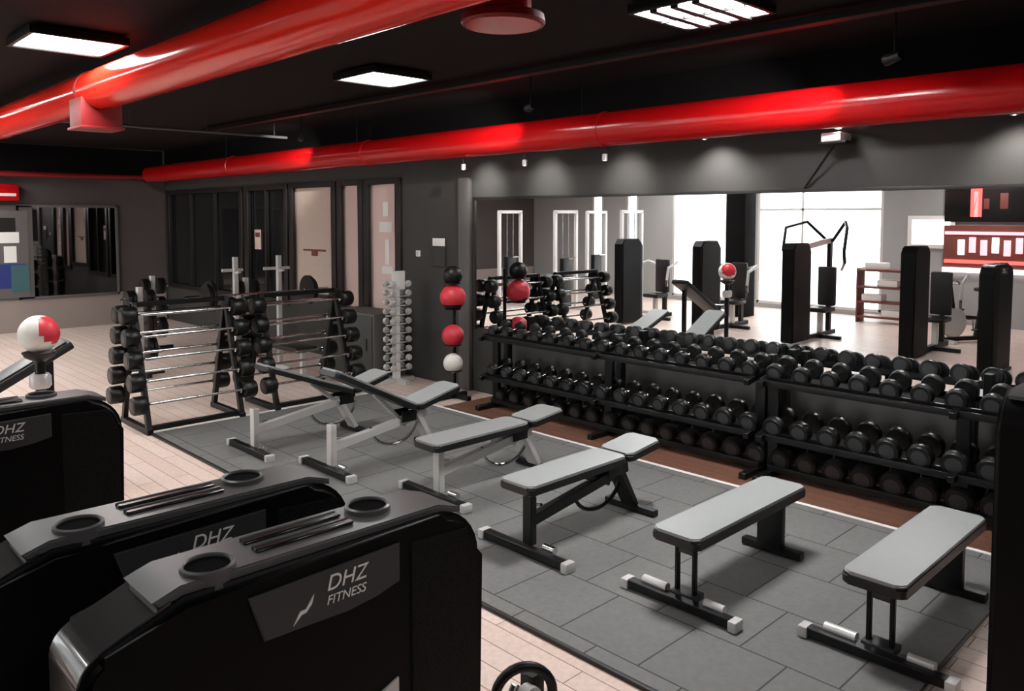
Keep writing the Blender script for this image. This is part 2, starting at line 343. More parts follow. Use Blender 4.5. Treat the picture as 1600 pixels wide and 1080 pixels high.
ct = MB().beam((5.2, -2.5, 3.44), (5.2, 12, 3.44), .1, .05).build('cable_tray', 'black'); tag(ct, 'black cable tray on the ceiling parallel to the long red pipe', 'cable tray')

# bracket with pale box above the mirror
b = thing('wall_bracket', 'small pale box on a thin diagonal arm above the mirror', 'bracket', (6.3, 2.8, 2.74))
MB().box((0, 0, .03), (.2, .16, .07), bev=.012).build('speaker_box', 'white', b)
MB().box((0, 0, -.01), (.16, .22, .02), bev=.004).build('mount_plate', 'black', b)
MB().tube([(0, 0, -.01), (.08, .15, -.16), (.18, .34, -.36)], .009, 8).build('arm', 'black', b)
# ------------------------------------------------------------ weight machine towers
def tower_parts(t, zt=1.5, L=.86, T=.19, letter=True, side=-1):
    """shroud along local x from 0 to L, thickness T in y (0..T), near face at y=0"""
    r = .125
    prof = [(.02, .03), (L-.01, .03)]+[(x, z) for x, z in arc(L-r, zt-r-.015, r, 0, PI/2, 8)]+[(.17, zt-.015)]+[(x, z) for x, z in arc(.055, zt-.12, .055, PI/2+.35, PI, 6)]
    MB().prism(prof, 0, T, 'y', bev=.016).build('shroud', 'shroud', t)
    MB().prism([(.0, .0), (L+.01, 0), (L+.01, .05), (.0, .05)], -.02, T+.02, 'y', bev=.006).build('base_foot', 'black', t)
    tr = MB(); tr.prism([(.13, zt-.028), (.17, zt-.013), (L-.11, zt-.016), (L-.05, zt-.034), (L-.05, zt-.02), (L-.11, zt-.001), (.17, zt+.002), (.12, zt-.014)], .022, T-.022, 'y', bev=.004)
    tr.build('top_tray', 'tray', t)
    for cx, cyy, rr in ((.235, T/2-.03, .044), (.62, T/2+.02, .045)):
        cr = MB(); cr.ring([(rr-.004, -.002), (rr-.003, .007), (rr, .010), (rr+.005, .007), (rr+.006, -.03), (rr-.004, -.035)], c=(cx, cyy, zt+.002), seg=32)
        c = cr.build('cup_holder', 'tray', t)
        MB().lathe([(rr-.003, .003), (rr-.003, .0045)], c=(cx, cyy, zt+.001), seg=32).build('cup_shade_disc', 'hole_shade', c)  # black disc at tray level, painted shade of a deep cup hole
        if cx < .3:
            MB().lathe([(rr-.012, -.06), (rr+.002, -.03), (rr+.004, -.003)], c=(cx, cyy, zt), seg=32).build('cup_body', 'shroud', c)
    for k in (0, 1):
        s = MB(); s.beam((.33, T/2+.025-k*.052, zt+.004), (.55, T/2+.025-k*.052, zt+.004), .018, .007, .003); sl = s.build('phone_slot', 'black_gloss', t)
        MB().beam((.33, T/2+.040-k*.052, zt+.005), (.55, T/2+.040-k*.052, zt+.005), .005, .009, .002).build('slot_rim', 'tray', sl)
    MB().prism([(.28, zt-.05), (.62, zt-.042), (.62, zt-.125), (.56, zt-.138), (.49, zt-.145), (.31, zt-.142)], -.006, .004, 'y', bev=.002).build('label_plate', 'plate', t)
    MB().prism([(.65, .08), (L-.015, .08), (L-.015, zt-.14), (L-.05, zt-.06), (.65, zt-.05)], -.004, .004, 'y', bev=.003).build('side_grille', 'grille', t)
    oc = [(-.004, .1)]+[(x, z) for x, z in arc(.055, zt-.12, .059, PI, PI/2+.35, 8)]+[(.15, zt-.017)]; ic = [(.15, zt-.03)]+[(x, z) for x, z in arc(.055, zt-.12, .045, PI/2+.35, PI, 8)]+[(.01, .1)]
    MB().prism(oc+ic, .018, T-.018, 'y').build('end_panel', 'gloss_grey', t)
    if letter:
        for txt, sz, xx, zz in (('DHZ', .044, .44, -.088), ('FITNESS', .026, .44, -.116)):
            me = text_mesh(txt, sz); me.materials.append(M['white']); o = bpy.data.objects.new('lettering', me); C.objects.link(o); o.parent = t
            o.location = (xx, -.0075, zt+zz); o.rotation_euler = (PI/2, 0, 0)
        MB().prism([(.368, zt-.132), (.383, zt-.108), (.395, zt-.108), (.413, zt-.084), (.408, zt-.101), (.396, zt-.114), (.385, zt-.116)], -.0085, -.006, 'y').build('logo_mark', 'white', t)
TW = 'weight_machine'
t1 = thing(TW, 'nearest black weight machine tower with cup holders on its top, bottom centre-left', 'gym machine', (.37, 1.365, 0)); tower_parts(t1)
t2 = thing(TW, 'second black weight machine tower, just behind the nearest one', 'gym machine', (.26, 1.745, 0)); tower_parts(t2)
t3 = thing(TW, 'black weight machine tower at the left edge of the photo', 'gym machine', (.16, 3.13, 0)); tower_parts(t3)
t4 = thing(TW, 'black weight machine tower at the right edge beside the last bench', 'gym machine', (4.22, .86, 0), PI); tower_parts(t4, letter=False)
# chrome grip and guard near the foot of the nearest tower
MB().beam((.80, .1, .08), (1.5, .46, .08), .07, .08).build('frame_beam', 'black', t1)
MB().beam((1.5, .46, .08), (1.5, .46, .62), .06, .06).build('side_post', 'black', t1)
g = MB(); g.tube([(1.44+.10*math.cos(a)*.85, .44-.10*math.cos(a)*.5, .57+.10*math.sin(a)) for a in [i*2*PI/28 for i in range(28)]], .017, 10, closed=True); g.build('grip_ring', 'black', t1)
MB().tube([(1.36, .46, .44), (1.40, .48, .53), (1.43, .47, .60)], .016, 10).build('lever', 'chrome', t1)
MB().lathe([(.02, -.03), (.045, -.02), (.045, .02), (.02, .03)], c=(1.45, .43, .56), axis='y', seg=18).build('hub', 'silver', t1)
MB().prism([(.52, 1.10), (.615, 1.10), (.615, 1.165), (.52, 1.13)], -.005, .003, 'y').build('info_plate', 'silver', t1)

def machine(x, y, label, kind):
    t = thing(TW, label, 'gym machine', (x, y, 0))
    zt = 1.7
    MB().prism([(-.32, .03), (.30, .03), (.30, zt-.1), (.22, zt), (-.24, zt), (-.32, zt-.1)], -.11, .11, 'y', bev=.02).build('shroud', 'shroud', t)
    MB().prism([(-.30, .05), (-.40, .05), (-.40, zt-.15), (-.33, zt-.06)], -.08, .08, 'y', bev=.01).build('end_panel', 'plate', t)
    MB().beam((-.3, 0, .06), (-1.5, 0, .06), .08, .08).build('floor_beam', 'black', t)
    MB().beam((-.9, -.4, .03), (-.9, .4, .03), .07, .06).build('cross_foot', 'black', t)
    MB().beam((-.95, 0, .08), (-.95, 0, .45), .08, .08).build('seat_post', 'silver', t)
    MB().box((-.95, 0, .5), (.4, .38, .08), bev=.03).build('seat', 'pad_side', t)
    MB().beam((-1.28, 0, .08), (-1.28, 0, 1.75 if kind else 1.2), .07, .09).build('mast', 'black', t)
    MB().box((-1.2, 0, .9), (.09, .32, .7), bev=.03).build('back_pad', 'pad_side', t)
    if kind:
        for s in (-1, 1):
            MB().tube([(-1.28, s*.04, 1.7), (-1.1, s*.35, 2.05), (-.7, s*.55, 1.95), (-.6, s*.55, 1.55), (-.75, s*.5, 1.35)], .028, 10).build('lever_arm', 'black', t)
            MB().tube([(-.75, s*.5, 1.35), (-.82, s*.42, 1.22)], .024, 10).build('hand_grip', 'chrome', t)
        MB().beam((-.3, 0, 1.62), (-1.3, 0, 1.72), .07, .09).build('top_beam', 'silver', t)
    else:
        for s in (-1, 1):
            MB().tube([(-1.28, s*.05, 1.1), (-1.2, s*.38, 1.2), (-.8, s*.42, 1.1), (-.75, s*.42, .85)], .026, 10).build('lever_arm', 'silver', t)
            MB().tube([(-.75, s*.42, .85), (-.75, s*.42, .72)], .024, 10).build('hand_grip', 'chrome', t)
    return t
machine(.1, 4.45, 'tall dark machine tower seen in the mirror nearest the red sign', 0)
machine(.1, 6.35, 'tall dark machine with big curved overhead arms seen in the mirror before bright windows', 1)
machine(.1, 8.1, 'tall dark machine tower seen in the mirror left of the black column', 0)
machine(.1, 9.9, 'tall dark machine tower farthest away in the mirror', 0)

# ------------------------------------------------------------ things seen in the mirror only
sg = thing('wall_sign', 'lit red and pink sign board reflected at the right end of the mirror', 'sign', (XL+.03, 4.75, 1.04))
MB().box((0, 0, 1.42), (.05, 1.5, .84), bev=.01).build('sign_board', 'black_gloss', sg)
MB().box((0, 0, .5), (.06, 1.5, .86), bev=.01).build('sign_board', 'umber', sg)
for yy, zz, w, hh, mm in ((.18, 1.45, .2, .7, 'led_red'), (.18, 1.35, .09, .5, 'led_pink'), (.0, 1.35, .1, .2, 'umber'), (-.3, 1.4, .14, .3, 'umber')):
    MB().box((.035, yy, zz), (.02, w, hh), bev=.008).build('sign_glyph', mm, sg)
for k in range(6): MB().box((.045, .42-k*.2, .5+.05*(k % 2)), (.02, .12, .3), bev=.008).build('sign_glyph', 'led_pink' if k % 3 else 'led_white', sg)
MB().box((.045, .0, .78), (.02, 1.44, .06)).build('light_strip', 'led_pink', sg); MB().box((.045, 0, .22), (.02, 1.44, .07)).build('light_strip', 'led_red', sg)
MB().box((.045, 0, .05), (.02, 1.5, .09)).build('light_strip', 'led_white', sg)
pf = thing('picture_frame', 'white framed lit panel reflected beside the red sign', 'picture', (XL+.02, 5.75, 1.5))
MB().box((0, 0, .33), (.04, .9, .66), bev=.006).build('frame', 'white', pf); MB().box((.022, 0, .33), (.01, .72, .5)).build('panel_face', 'led_white', pf)
t = thing('wooden_shelf', 'low red-brown shelf unit with pale towels reflected between two machine towers', 'shelf', (-3.6, 6.3, 0))
for s in (-1, 1): MB().box((0, s*.48, .55), (.36, .03, 1.1), bev=.004).build('side_panel', 'umber', t)
for z in (.12, .42, .72, 1.06): MB().box((0, 0, z), (.36, .93, .04), bev=.004).build('shelf_board', 'umber', t)
for i, (y, z) in enumerate(((-.2, .14), (.2, .44), (-.1, .74), (.15, 1.08))):
    o = MB().box((0, 0, .07), (.3, .4, .14), bev=.03).build('folded_towel', 'white', loc=(-3.6, 6.3+y, z)); tag(o, 'pale folded towel on the %s board of the reflected red-brown shelf' % ('bottom', 'second', 'third', 'top')[i], 'towel', 'towels on the reflected shelf')
def crossover(y, x, label):
    t = thing('cable_machine', label, 'gym machine', (x, y, 0))
    for s in (-1, 1):
        MB().beam((s*.35, 0, .05), (s*.35, 0, 2.25), .07, .07).build('upright', 'silver', t)
        MB().beam((s*.35, -.45, .03), (s*.35, .45, .03), .08, .06).build('foot', 'silver', t)
    MB().beam((-.38, 0, 2.25), (.38, 0, 2.25), .07, .07).build('top_beam', 'silver', t)
    MB().box((0, 0, .65), (.28, .12, 1.1), bev=.01).build('weight_stack', 'black', t)
    for s in (-1, 1): MB().tube([(s*.1, 0, .1), (s*.1, 0, 2.22)], .01, 8).build('guide_rod', 'chrome', t)
    MB().tube([(-.1, -.2, 1.2), (.1, -.2, 1.2)], .015, 8).build('pull_handle', 'chrome', t)
for i, (y, x) in enumerate(((10.8, -1.2), (12.2, -.6), (13.6, -.2), (12.8, -2.4))):
    crossover(y, x, ('silver cable machine frame reflected in the mirror, %s' % ('closest to the black column', 'second from the black column', 'nearest the mirror left edge', 'behind the other frames')[i]))

t = thing('exercise_bike', 'exercise bike reflected at the right of the mirror between two machine towers', 'exercise bike', (-2.2, 4.35, 0), .5)
MB().beam((-.55, 0, .06), (.55, 0, .06), .08, .07).build('floor_beam', 'black', t)
for k in (-.5, .5): MB().beam((k, -.25, .03), (k, .25, .03), .07, .06).build('cross_foot', 'silver', t)
fw = MB().lathe([(.05, -.03), (.24, -.03), (.26, -.015), (.26, .015), (.24, .03), (.05, .03)], axis='y', c=(.32, 0, .34), seg=28).build('flywheel', 'silver', t)
MB().beam((.25, 0, .1), (.42, 0, 1.0), .05, .06).build('front_post', 'black', t); MB().beam((-.15, 0, .08), (-.3, 0, .85), .05, .06).build('seat_post', 'black', t)
MB().beam((-.2, 0, .4), (.3, 0, .45), .05, .06).build('frame_tube', 'black', t)
MB().box((-.3, 0, .89), (.26, .2, .07), bev=.03).build('saddle', 'pad_side', t)
MB().tube([(.55, -.2, 1.1), (.42, -.22, 1.02), (.42, .22, 1.02), (.55, .2, 1.1)], .018, 10).build('handlebar', 'chrome', t)
cr = MB().tube([(.02, -.12, .22), (.02, -.10, .38), (.02, .10, .38), (.02, .12, .54)], .012, 8).build('crank', 'chrome', t)
for q, z in ((-1, .22), (1, .54)): MB().box((.02, q*.17, z), (.1, .09, .025), bev=.005).build('pedal', 'black', cr)

# ------------------------------------------------------------ benches
def pad(mb, x0, x1, w, z, th, tilt=0):
    pass
def pad_part(t, name, a, b, w, th, top='pad_top'):
    """a,b: centre points of the pad's underside ends (local x,z); rounded cushion"""
    a = Vector((a[0], 0, a[1])); b = Vector((b[0], 0, b[1])); d = (b-a); L = d.length; q = d.to_track_quat('X', 'Z').to_matrix(); n = q @ Vector((0, 0, 1)); c = (a+b)/2
    def rr(L, w, r, n=6):
        P = []
        for sx, sy, a0 in ((1, 1, 0), (-1, 1, PI/2), (-1, -1, PI), (1, -1, 1.5*PI)):
            P += [(sx*(L/2-r)+r*math.cos(a0+k*PI/2/n), sy*(w/2-r)+r*math.sin(a0+k*PI/2/n)) for k in range(n+1)]
        return P
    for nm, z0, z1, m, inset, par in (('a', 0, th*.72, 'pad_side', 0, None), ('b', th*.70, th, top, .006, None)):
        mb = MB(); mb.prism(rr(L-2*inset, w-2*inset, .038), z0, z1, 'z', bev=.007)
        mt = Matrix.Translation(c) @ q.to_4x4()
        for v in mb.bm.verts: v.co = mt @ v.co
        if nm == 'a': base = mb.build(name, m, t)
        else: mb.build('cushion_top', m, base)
def flat_bench(x, y, label):
    t = thing('flat_bench', label, 'bench', (x, y, .018), group='benches in a row on the rubber mat')
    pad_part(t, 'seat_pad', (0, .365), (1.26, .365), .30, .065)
    MB().beam((.10, 0, .345), (1.14, 0, .345), .06, .05).build('frame_beam', 'black', t)
    MB().box((.12, 0, .355), (.16, .2, .015), bev=.003).build('pad_plate', 'black', t)
    for s in (-1, 1): MB().beam((.13, s*.055, .05), (.13, s*.055, .35), .022, .03).build('front_leg', 'black', t)
    MB().beam((.13, -.05, .3), (.13, .05, .3), .02, .04).build('leg_plate', 'cap', t)
    MB().beam((.06, -.33, .035), (.06, .33, .035), .06, .045).build('front_foot', 'black', t)
    for s in (-1, 1):
        MB().box((.06, s*.345, .03), (.08, .05, .058), bev=.01).build('foot_cap', 'silver', t)
    MB().tube([(.10, .10, .062), (.10, .26, .062)], .027, 12).build('roller', 'silver', t)
    MB().tube([(.10, -.14, .062), (.10, -.26, .062)], .024, 12).build('roller', 'silver', t)
    MB().box((.14, 0, .05), (.1, .16, .035), bev=.006).build('foot_plate', 'cap', t)
    MB().box((1.08, 0, .2), (.05, .17, .33), bev=.008).build('rear_leg', 'black', t)
    MB().beam((1.10, -.2, .03), (1.10, .2, .03), .06, .045).build('rear_foot', 'black', t)
    return t
flat_bench(3.78, 1.46, 'flat bench with sheen-painted pad, closest to the camera, at right')
flat_bench(3.56, 2.42, 'flat bench with sheen-painted pad, second from the right')
def adj_bench(x, y, label, hinge, back_top, seat_len, metal, pads='pad_top', zs=.41, L=1.3):
    """back pad from x=0 side up to back_top; hinge at local x"""
    t = thing('adjustable_bench', label, 'bench', (x, y, .018), group='benches in a row on the rubber mat')
    hx, hz = hinge
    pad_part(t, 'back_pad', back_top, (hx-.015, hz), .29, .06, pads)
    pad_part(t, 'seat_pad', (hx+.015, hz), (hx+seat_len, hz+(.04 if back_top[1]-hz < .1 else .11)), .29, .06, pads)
    MB().beam((.13, 0, .20), (L-.18, 0, .34), .06, .07).build('frame_beam', metal, t)
    MB().beam((.14, 0, .05), (.14, 0, .36 if back_top[1]-hz < .1 else .40), .075, .055).build('front_leg', metal, t)
    MB().beam((.09, -.36, .035), (.09, .36, .035), .06, .05).build('front_foot', 'black', t)
    for s in (-1, 1): MB().box((.09, s*.37, .032), (.085, .05, .062), bev=.01).build('foot_cap', 'silver' , t)
    MB().tube([(.14, -.13, .07), (.14, -.22, .07)], .024, 12).build('roller', 'chrome', t)
    MB().beam((L-.30, 0, .36), (L-.12, 0, .05), .13, .045).build('rear_leg', 'black' if metal == 'black' else metal, t)
    MB().beam((L-.11, -.22, .03), (L-.11, .22, .03), .06, .045).build('rear_foot', 'black', t)
    aa = [(hx-.42+.0+.36*(1-math.cos(k*PI/14))*.7, 0, .30-.19*math.sin(k*PI/14)) for k in range(15)]
    MB().tube(aa, .014, 8).build('angle_ladder', 'black' if metal == 'black' else 'chrome', t)
    MB().beam((hx-.05, 0, .26), (back_top[0]*.45+hx*.55, 0, back_top[1]*.45+hz*.55), .035, .035).build('back_strut', metal, t)
    for s in (-1, 1): MB().box((hx-.05, s*.06, hz-.05), (.16, .012, .1), bev=.003).build('hinge_plate', 'black', t)
    MB().tube([(.3, .05, .25), (.3, .17, .22)], .012, 8).build('pop_pin', 'chrome', t)
    return t
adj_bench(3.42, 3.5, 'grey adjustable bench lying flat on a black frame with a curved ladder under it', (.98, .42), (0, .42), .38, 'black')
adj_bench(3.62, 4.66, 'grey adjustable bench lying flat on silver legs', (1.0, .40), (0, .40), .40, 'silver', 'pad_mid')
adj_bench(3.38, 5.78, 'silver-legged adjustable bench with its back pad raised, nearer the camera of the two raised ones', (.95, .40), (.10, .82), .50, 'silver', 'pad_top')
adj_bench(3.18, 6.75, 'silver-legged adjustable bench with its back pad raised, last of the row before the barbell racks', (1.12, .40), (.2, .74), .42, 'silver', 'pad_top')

# ------------------------------------------------------------ dumbbell racks and dumbbells
TILT = .20
TZ = (.13, .42, .86)
TX = (.14, 0, 0)             # the lowest tier sits farther back     # height of the tier centre line
RX = 6.08
def drack(y0, y1, label):
    t = thing('dumbbell_rack', label, 'rack', (RX, y0, 0), group='black dumbbell racks under the mirror'); L = y1-y0
    for py in (.04, L/2, L-.04):
        p = MB(); p.beam((.22, py, .03), (.22, py, .98), .06, .08); p.beam((-.26, py, .03), (.30, py, .03), .06, .06); p.beam((.04, py, .05), (.04, py, .80), .09, .05); p.beam((-.22, py, .80), (.24, py, .89), .05, .05); p.beam((-.22, py, .36), (.24, py, .45), .05, .05)
        p.build('upright', 'black', t)
    for k, z in enumerate(TZ):
        for s in (-1, 1):
            xx = s*.10; m = MB(); m.box((xx+TX[k], L/2, z-.02+math.sin(TILT)*xx), (.05, L-.06, .012), ('Y', -TILT)); m.box((xx+TX[k]+s*.025, L/2, z-.005+math.sin(TILT)*xx), (.012, L-.06, .045), ('Y', -TILT))
            m.build('shelf_rail', 'black', t)
        m = MB(); m.box((-.16+TX[k], L/2, z-.05), (.025, L-.04, .05), bev=.004); m.build('front_rail', 'black', t)
drack(.30, 3.22, 'black three-tier dumbbell rack nearer the camera under the mirror')
drack(3.26, 6.58, 'black three-tier dumbbell rack farther off, ending by the ball stand')
ORD = ['', 'second', 'third', 'fourth', 'fifth', 'sixth', 'seventh', 'eighth', 'ninth', 'tenth', 'eleventh', 'twelfth', 'thirteenth', 'fourteenth', 'fifteenth', 'sixteenth', 'seventeenth', 'eighteenth', 'nineteenth', 'twentieth', 'twenty-first', 'twenty-second', 'twenty-third', 'twenty-fourth', 'twenty-fifth']
def dumbbell(R_, hl, grip):
    t = thing('dumbbell', '', 'dumbbell', (0, 0, 0))
    MB().tube([(-grip/2-.01, 0, 0), (-grip/4, 0, 0), (0, 0, 0), (grip/4, 0, 0), (grip/2+.01, 0, 0)], [.014, .016, .0175, .016, .014], 12).build('handle', 'chrome', t)
    for s in (-1, 1):
        a = s*grip/2; b = s*(grip/2+hl)
        pr = [(R_*.35, a), (R_*.92, a), (R_, a+s*.012), (R_, b-s*.014), (R_*.88, b), (R_*.5, b)]
        h = MB().lathe(pr, axis='x', seg=18).build('head', 'rubber_black', t)
        MB().lathe([(R_*.62, b-s*.004), (R_*.62, b+s*.003), (R_*.34, b+s*.004)], axis='x', seg=18).build('end_cap', 'cap', h)
    return t
protos = [dumbbell(.094, .085, .14), dumbbell(.086, .075, .14), dumbbell(.074, .066, .135)]
tiern = ('bottom', 'middle', 'top')
NP = 24
for k in range(3):
    for i in range(NP):
        y = 6.44-i*.2225
        o = protos[k] if i == 0 else copy_tree(protos[k])
        r = (.094, .086, .074)[k]
        sc = (.82, .90, 1.0, 1.06)[min(3, i//6)]
        o.location = (RX-.005+TX[k], y if abs(y-3.24) > .07 else y-.05, TZ[k]+.042+(.0 if k else .0)+.012); o.rotation_euler = (random.uniform(-.3, .3), -TILT, random.uniform(-.025, .025)); o.scale = (1, sc, sc)
        lab = 'black round-head dumbbell on the %s tier, %s' % (tiern[k], 'at the ball stand end' if i == 0 else ORD[i]+' from the ball stand end')
        tag(o, lab, 'dumbbell', 'dumbbells on the long racks')
        for q in ():
            pass

# ------------------------------------------------------------ barbell racks and fixed barbells
def brack(x, y, label, group='barbell racks behind the benches'):
    t = thing('barbell_rack', label, 'rack', (x, y, 0), group=group)
    for s in (-1, 1):
        p = MB(); p.beam((s*.48, -.34, .04), (s*.48, .0, 1.28), .05, .06); p.beam((s*.48, .34, .04), (s*.48, .0, 1.28), .05, .06); p.beam((s*.48, -.38, .03), (s*.48, .38, .03), .06, .06)
        p.build('side_frame', 'black', t)
        for k in range(5):
            z = .28+k*.215
            for d in (-1, 1):
                yy = d*.34*(1-(z-.04)/1.24)
                MB().tube([(s*.48, yy, z), (s*.48, yy+d*.07, z-.005), (s*.48, yy+d*.095, z+.03)], .011, 8).build('hook', 'chrome', t)
    MB().beam((-.48, -.30, .05), (.48, -.30, .05), .05, .05).build('bottom_bar', 'black', t)
    MB().beam((-.48, .0, 1.26), (.48, .0, 1.26), .05, .05).build('top_bar', 'black', t)
def barbell():
    t = thing('barbell', '', 'barbell')
    MB().tube([(-.56, 0, 0), (.56, 0, 0)], .014, 12).build('bar', 'chrome', t)
    for s in (-1, 1):
        h = MB().lathe([(.03, s*.50), (.085, s*.50), (.092, s*.51), (.092, s*.62), (.082, s*.635), (.03, s*.635)], axis='x', seg=18).build('head', 'rubber_black', t)
        MB().lathe([(.05, s*.633), (.05, s*.638), (.02, s*.639)], axis='x', seg=16).build('end_cap', 'cap', h)
    return t
bp0 = barbell(); used = False
lev = ('lowest', 'second lowest', 'middle', 'second highest', 'highest')
for rx, rn in ((3.35, 'left'), (4.72, 'right')):
    brack(rx, 8.42, 'black A-frame rack of fixed barbells behind the benches, %s of the two' % rn)
    for k in range(5):
        z = .28+k*.215
        for d in (-1, 1):
            o = copy_tree(bp0) if used else bp0; used = True
            yy = d*(.34*(1-(z-.04)/1.24)+.06)
            o.location = (rx, 8.42+yy, z+.022)
            tag(o, 'fixed black barbell on the %s level, %s side of the %s rack' % (lev[k], 'near' if d < 0 else 'far', rn), 'barbell', 'fixed barbells on the A-frame racks')

# ------------------------------------------------------------ bench press station
t = thing('bench_press', 'bench press station with tall chrome uprights behind the barbell racks', 'bench press', (5.2, 10.4, 0))
for s in (-1, 1):
    MB().beam((s*.32, 0, .05), (s*.32, 0, 1.6), .06, .06).build('upright', 'silver', t)
    MB().beam((s*.32, -.3, .03), (s*.32, .5, .03), .07, .06).build('foot', 'silver', t)
    for z in (1.05, 1.38): MB().beam((s*.32, -.02, z), (s*.32, -.13, z+.02), .04, .03).build('bar_hook', 'silver', t)
MB().beam((-.5, .02, 1.42), (-.2, .02, 1.42), .03, .04).build('spotter_bar', 'silver', t); MB().beam((.1, .02, 1.42), (.5, .02, 1.42), .03, .04).build('spotter_bar', 'silver', t)
MB().beam((-.32, 0, .3), (.32, 0, .3), .06, .06).build('cross_beam', 'silver', t)
MB().box((0, -.7, .45), (.3, 1.2, .07), bev=.02).build('bench_pad', 'pad_side', t)
MB().beam((0, -1.2, .05), (0, -1.2, .42), .06, .06).build('pad_leg', 'silver', t)
t = thing('barbell', 'long chrome bar resting on the bench press uprights with black plates', 'barbell', (5.2, 10.4-.1, 1.095))
MB().tube([(-1.05, 0, 0), (1.05, 0, 0)], .014, 12).build('bar', 'chrome', t)
for s in (-1, 1):
    MB().tube([(s*.66, 0, 0), (s*1.05, 0, 0)], .025, 12).build('sleeve', 'chrome', t)
    for q in (0, 1): MB().lathe([(.03, s*(.70+q*.05)), (.21-.04*q, s*(.70+q*.05)), (.21-.04*q, s*(.74+q*.05)), (.03, s*(.74+q*.05))], axis='x', seg=28).build('plate', 'rubber_black', t)
# plate trees at the back
def ptree(x, y, label):
    t = thing('plate_tree', label, 'plate rack', (x, y, 0), group='weight plate trees at the back of the room')
    MB().beam((0, 0, .04), (0, 0, 1.2), .07, .07).build('post', 'silver', t)
    b_ = MB(); b_.beam((-.3, 0, .03), (.3, 0, .03), .07, .06); b_.beam((0, -.3, .03), (0, .3, .03), .07, .06); b_.build('base', 'black', t)
    for k, z in enumerate((.35, .7, 1.02)):
        for s in (-1, 1):
            MB().tube([(0, 0, z), (s*.24, 0, z+.02)], .022, 10).build('peg', 'chrome', t)
            for q in range(2): MB().lathe([(.03, s*(.07+q*.06)), (.17-.02*k, s*(.07+q*.06)), (.17-.02*k, s*(.115+q*.06)), (.03, s*(.115+q*.06))], c=(0, 0, z+.01), axis='x', seg=24).build('weight_plate', 'rubber_black', t)
ptree(4.8, 13.2, 'black loaded plate tree standing near the back wall left of the windows')
ptree(3.9, 11.2, 'loaded plate tree standing left of the bench press uprights')
ptree(5.7, 11.8, 'loaded plate tree behind the bench press by the beige blind')

# ------------------------------------------------------------ chrome small-dumbbell stand and ball stand
t = thing('dumbbell_stand', 'white upright stand holding small chrome dumbbells before the window', 'rack', (6.1, 8.42, 0))
MB().beam((0, -.0, .05), (0, 0, 1.3), .09, .07).build('post', 'white', t)
b_ = MB(); b_.beam((-.26, 0, .03), (.26, 0, .03), .07, .06); b_.beam((0, -.25, .03), (0, .25, .03), .07, .06); b_.build('base', 'silver', t)
MB().box((0, -.06, 1.33), (.2, .02, .24), bev=.006).build('sign_plate', 'white', t)
for k in range(10): MB().beam((-.17, -.03, .16+k*.12), (.17, -.03, .16+k*.12), .05, .014).build('shelf_arm', 'silver', t)
first = None
for k in range(10):
    for s in (-1, 1):
        if first is None:
            d = thing('dumbbell', '', 'dumbbell'); first = d
            MB().tube([(0, -.07, 0), (0, .07, 0)], .011, 10).build('handle', 'chrome', d)
            for q in (-1, 1): MB().lathe([(.02, q*.055), (.038, q*.058), (.042, q*.075), (.038, q*.10), (.02, q*.105)], axis='y', seg=14).build('head', 'silver', d)
        else: d = copy_tree(first)
        d.location = (6.1+s*.12, 8.39, .209+k*.12)
        tag(d, 'small chrome dumbbell on the white stand, %s side, %s' % ('left' if s < 0 else 'right', 'lowest' if k == 0 else ORD[k]+' from the bottom'), 'dumbbell', 'small chrome dumbbells on the white stand')
t = thing('ball_stand', 'black upright stand holding medicine balls left of the mirror', 'rack', (5.95, 7.1, 0))
MB().tube([(.12, .12, .04), (.12, .12, 1.5)], .022, 12).build('post', 'black', t)
b_ = MB(); b_.beam((-.2, .12, .03), (.3, .12, .03), .06, .05); b_.beam((.12, -.15, .03), (.12, .35, .03), .06, .05); b_.build('base', 'black', t)
for z in (.36, .66, 1.08, 1.38):
    c_ = MB(); c_.tube([(.0+.09*math.cos(a), .0+.09*math.sin(a), z) for a in [i*2*PI/20 for i in range(20)]], .008, 6, closed=True); c_.tube([(.06, .06, z), (.12, .12, z)], .008, 6); c_.build('ball_ring', 'black', t)
def ball(x, y, z, r, m, label, strip=None, d=(.62, -.65, .35)):
    o = thing('medicine_ball', label, 'ball', (x, y, z), group='medicine balls')
    MB().sphere((0, 0, 0), r, u=28, v=18).build('ball_shell', m, o)
    if strip:
        MB().sphere((0, 0, 0), r*1.006, (1, 1, 1), u=28, v=18).build('_tmp', strip, o)
        q = bpy.data.objects['_tmp']; q.name = 'ball_panel'; bm = bmesh.new(); bm.from_mesh(q.data)
        dl = [f for f in bm.faces if f.calc_center_median().normalized().dot(Vector(d).normalized()) < .62]
        bmesh.ops.delete(bm, geom=dl, context='FACES'); bm.to_mesh(q.data); bm.free(); q.data.name = 'ball_panel'
    return o
def seat_z(z, r): return z+math.sqrt(r*r-.081*.081)+.006
ball(5.95, 7.1, seat_z(.36, .115), .115, 'ball_white', 'white ball on the lowest ring of the black ball stand')
ball(5.95, 7.1, seat_z(.66, .13), .13, 'ball_red', 'red ball on the second ring of the ball stand, above the white ball')
ball(5.95, 7.1, seat_z(1.08, .15), .15, 'ball_red', 'red ball with a black underside on the third ring of the ball stand, largest there', 'rubber_black', (-.2, -.1, -1))
ball(5.95, 7.1, seat_z(1.38, .115), .115, 'rubber_black', 'black ball on top of the ball stand')

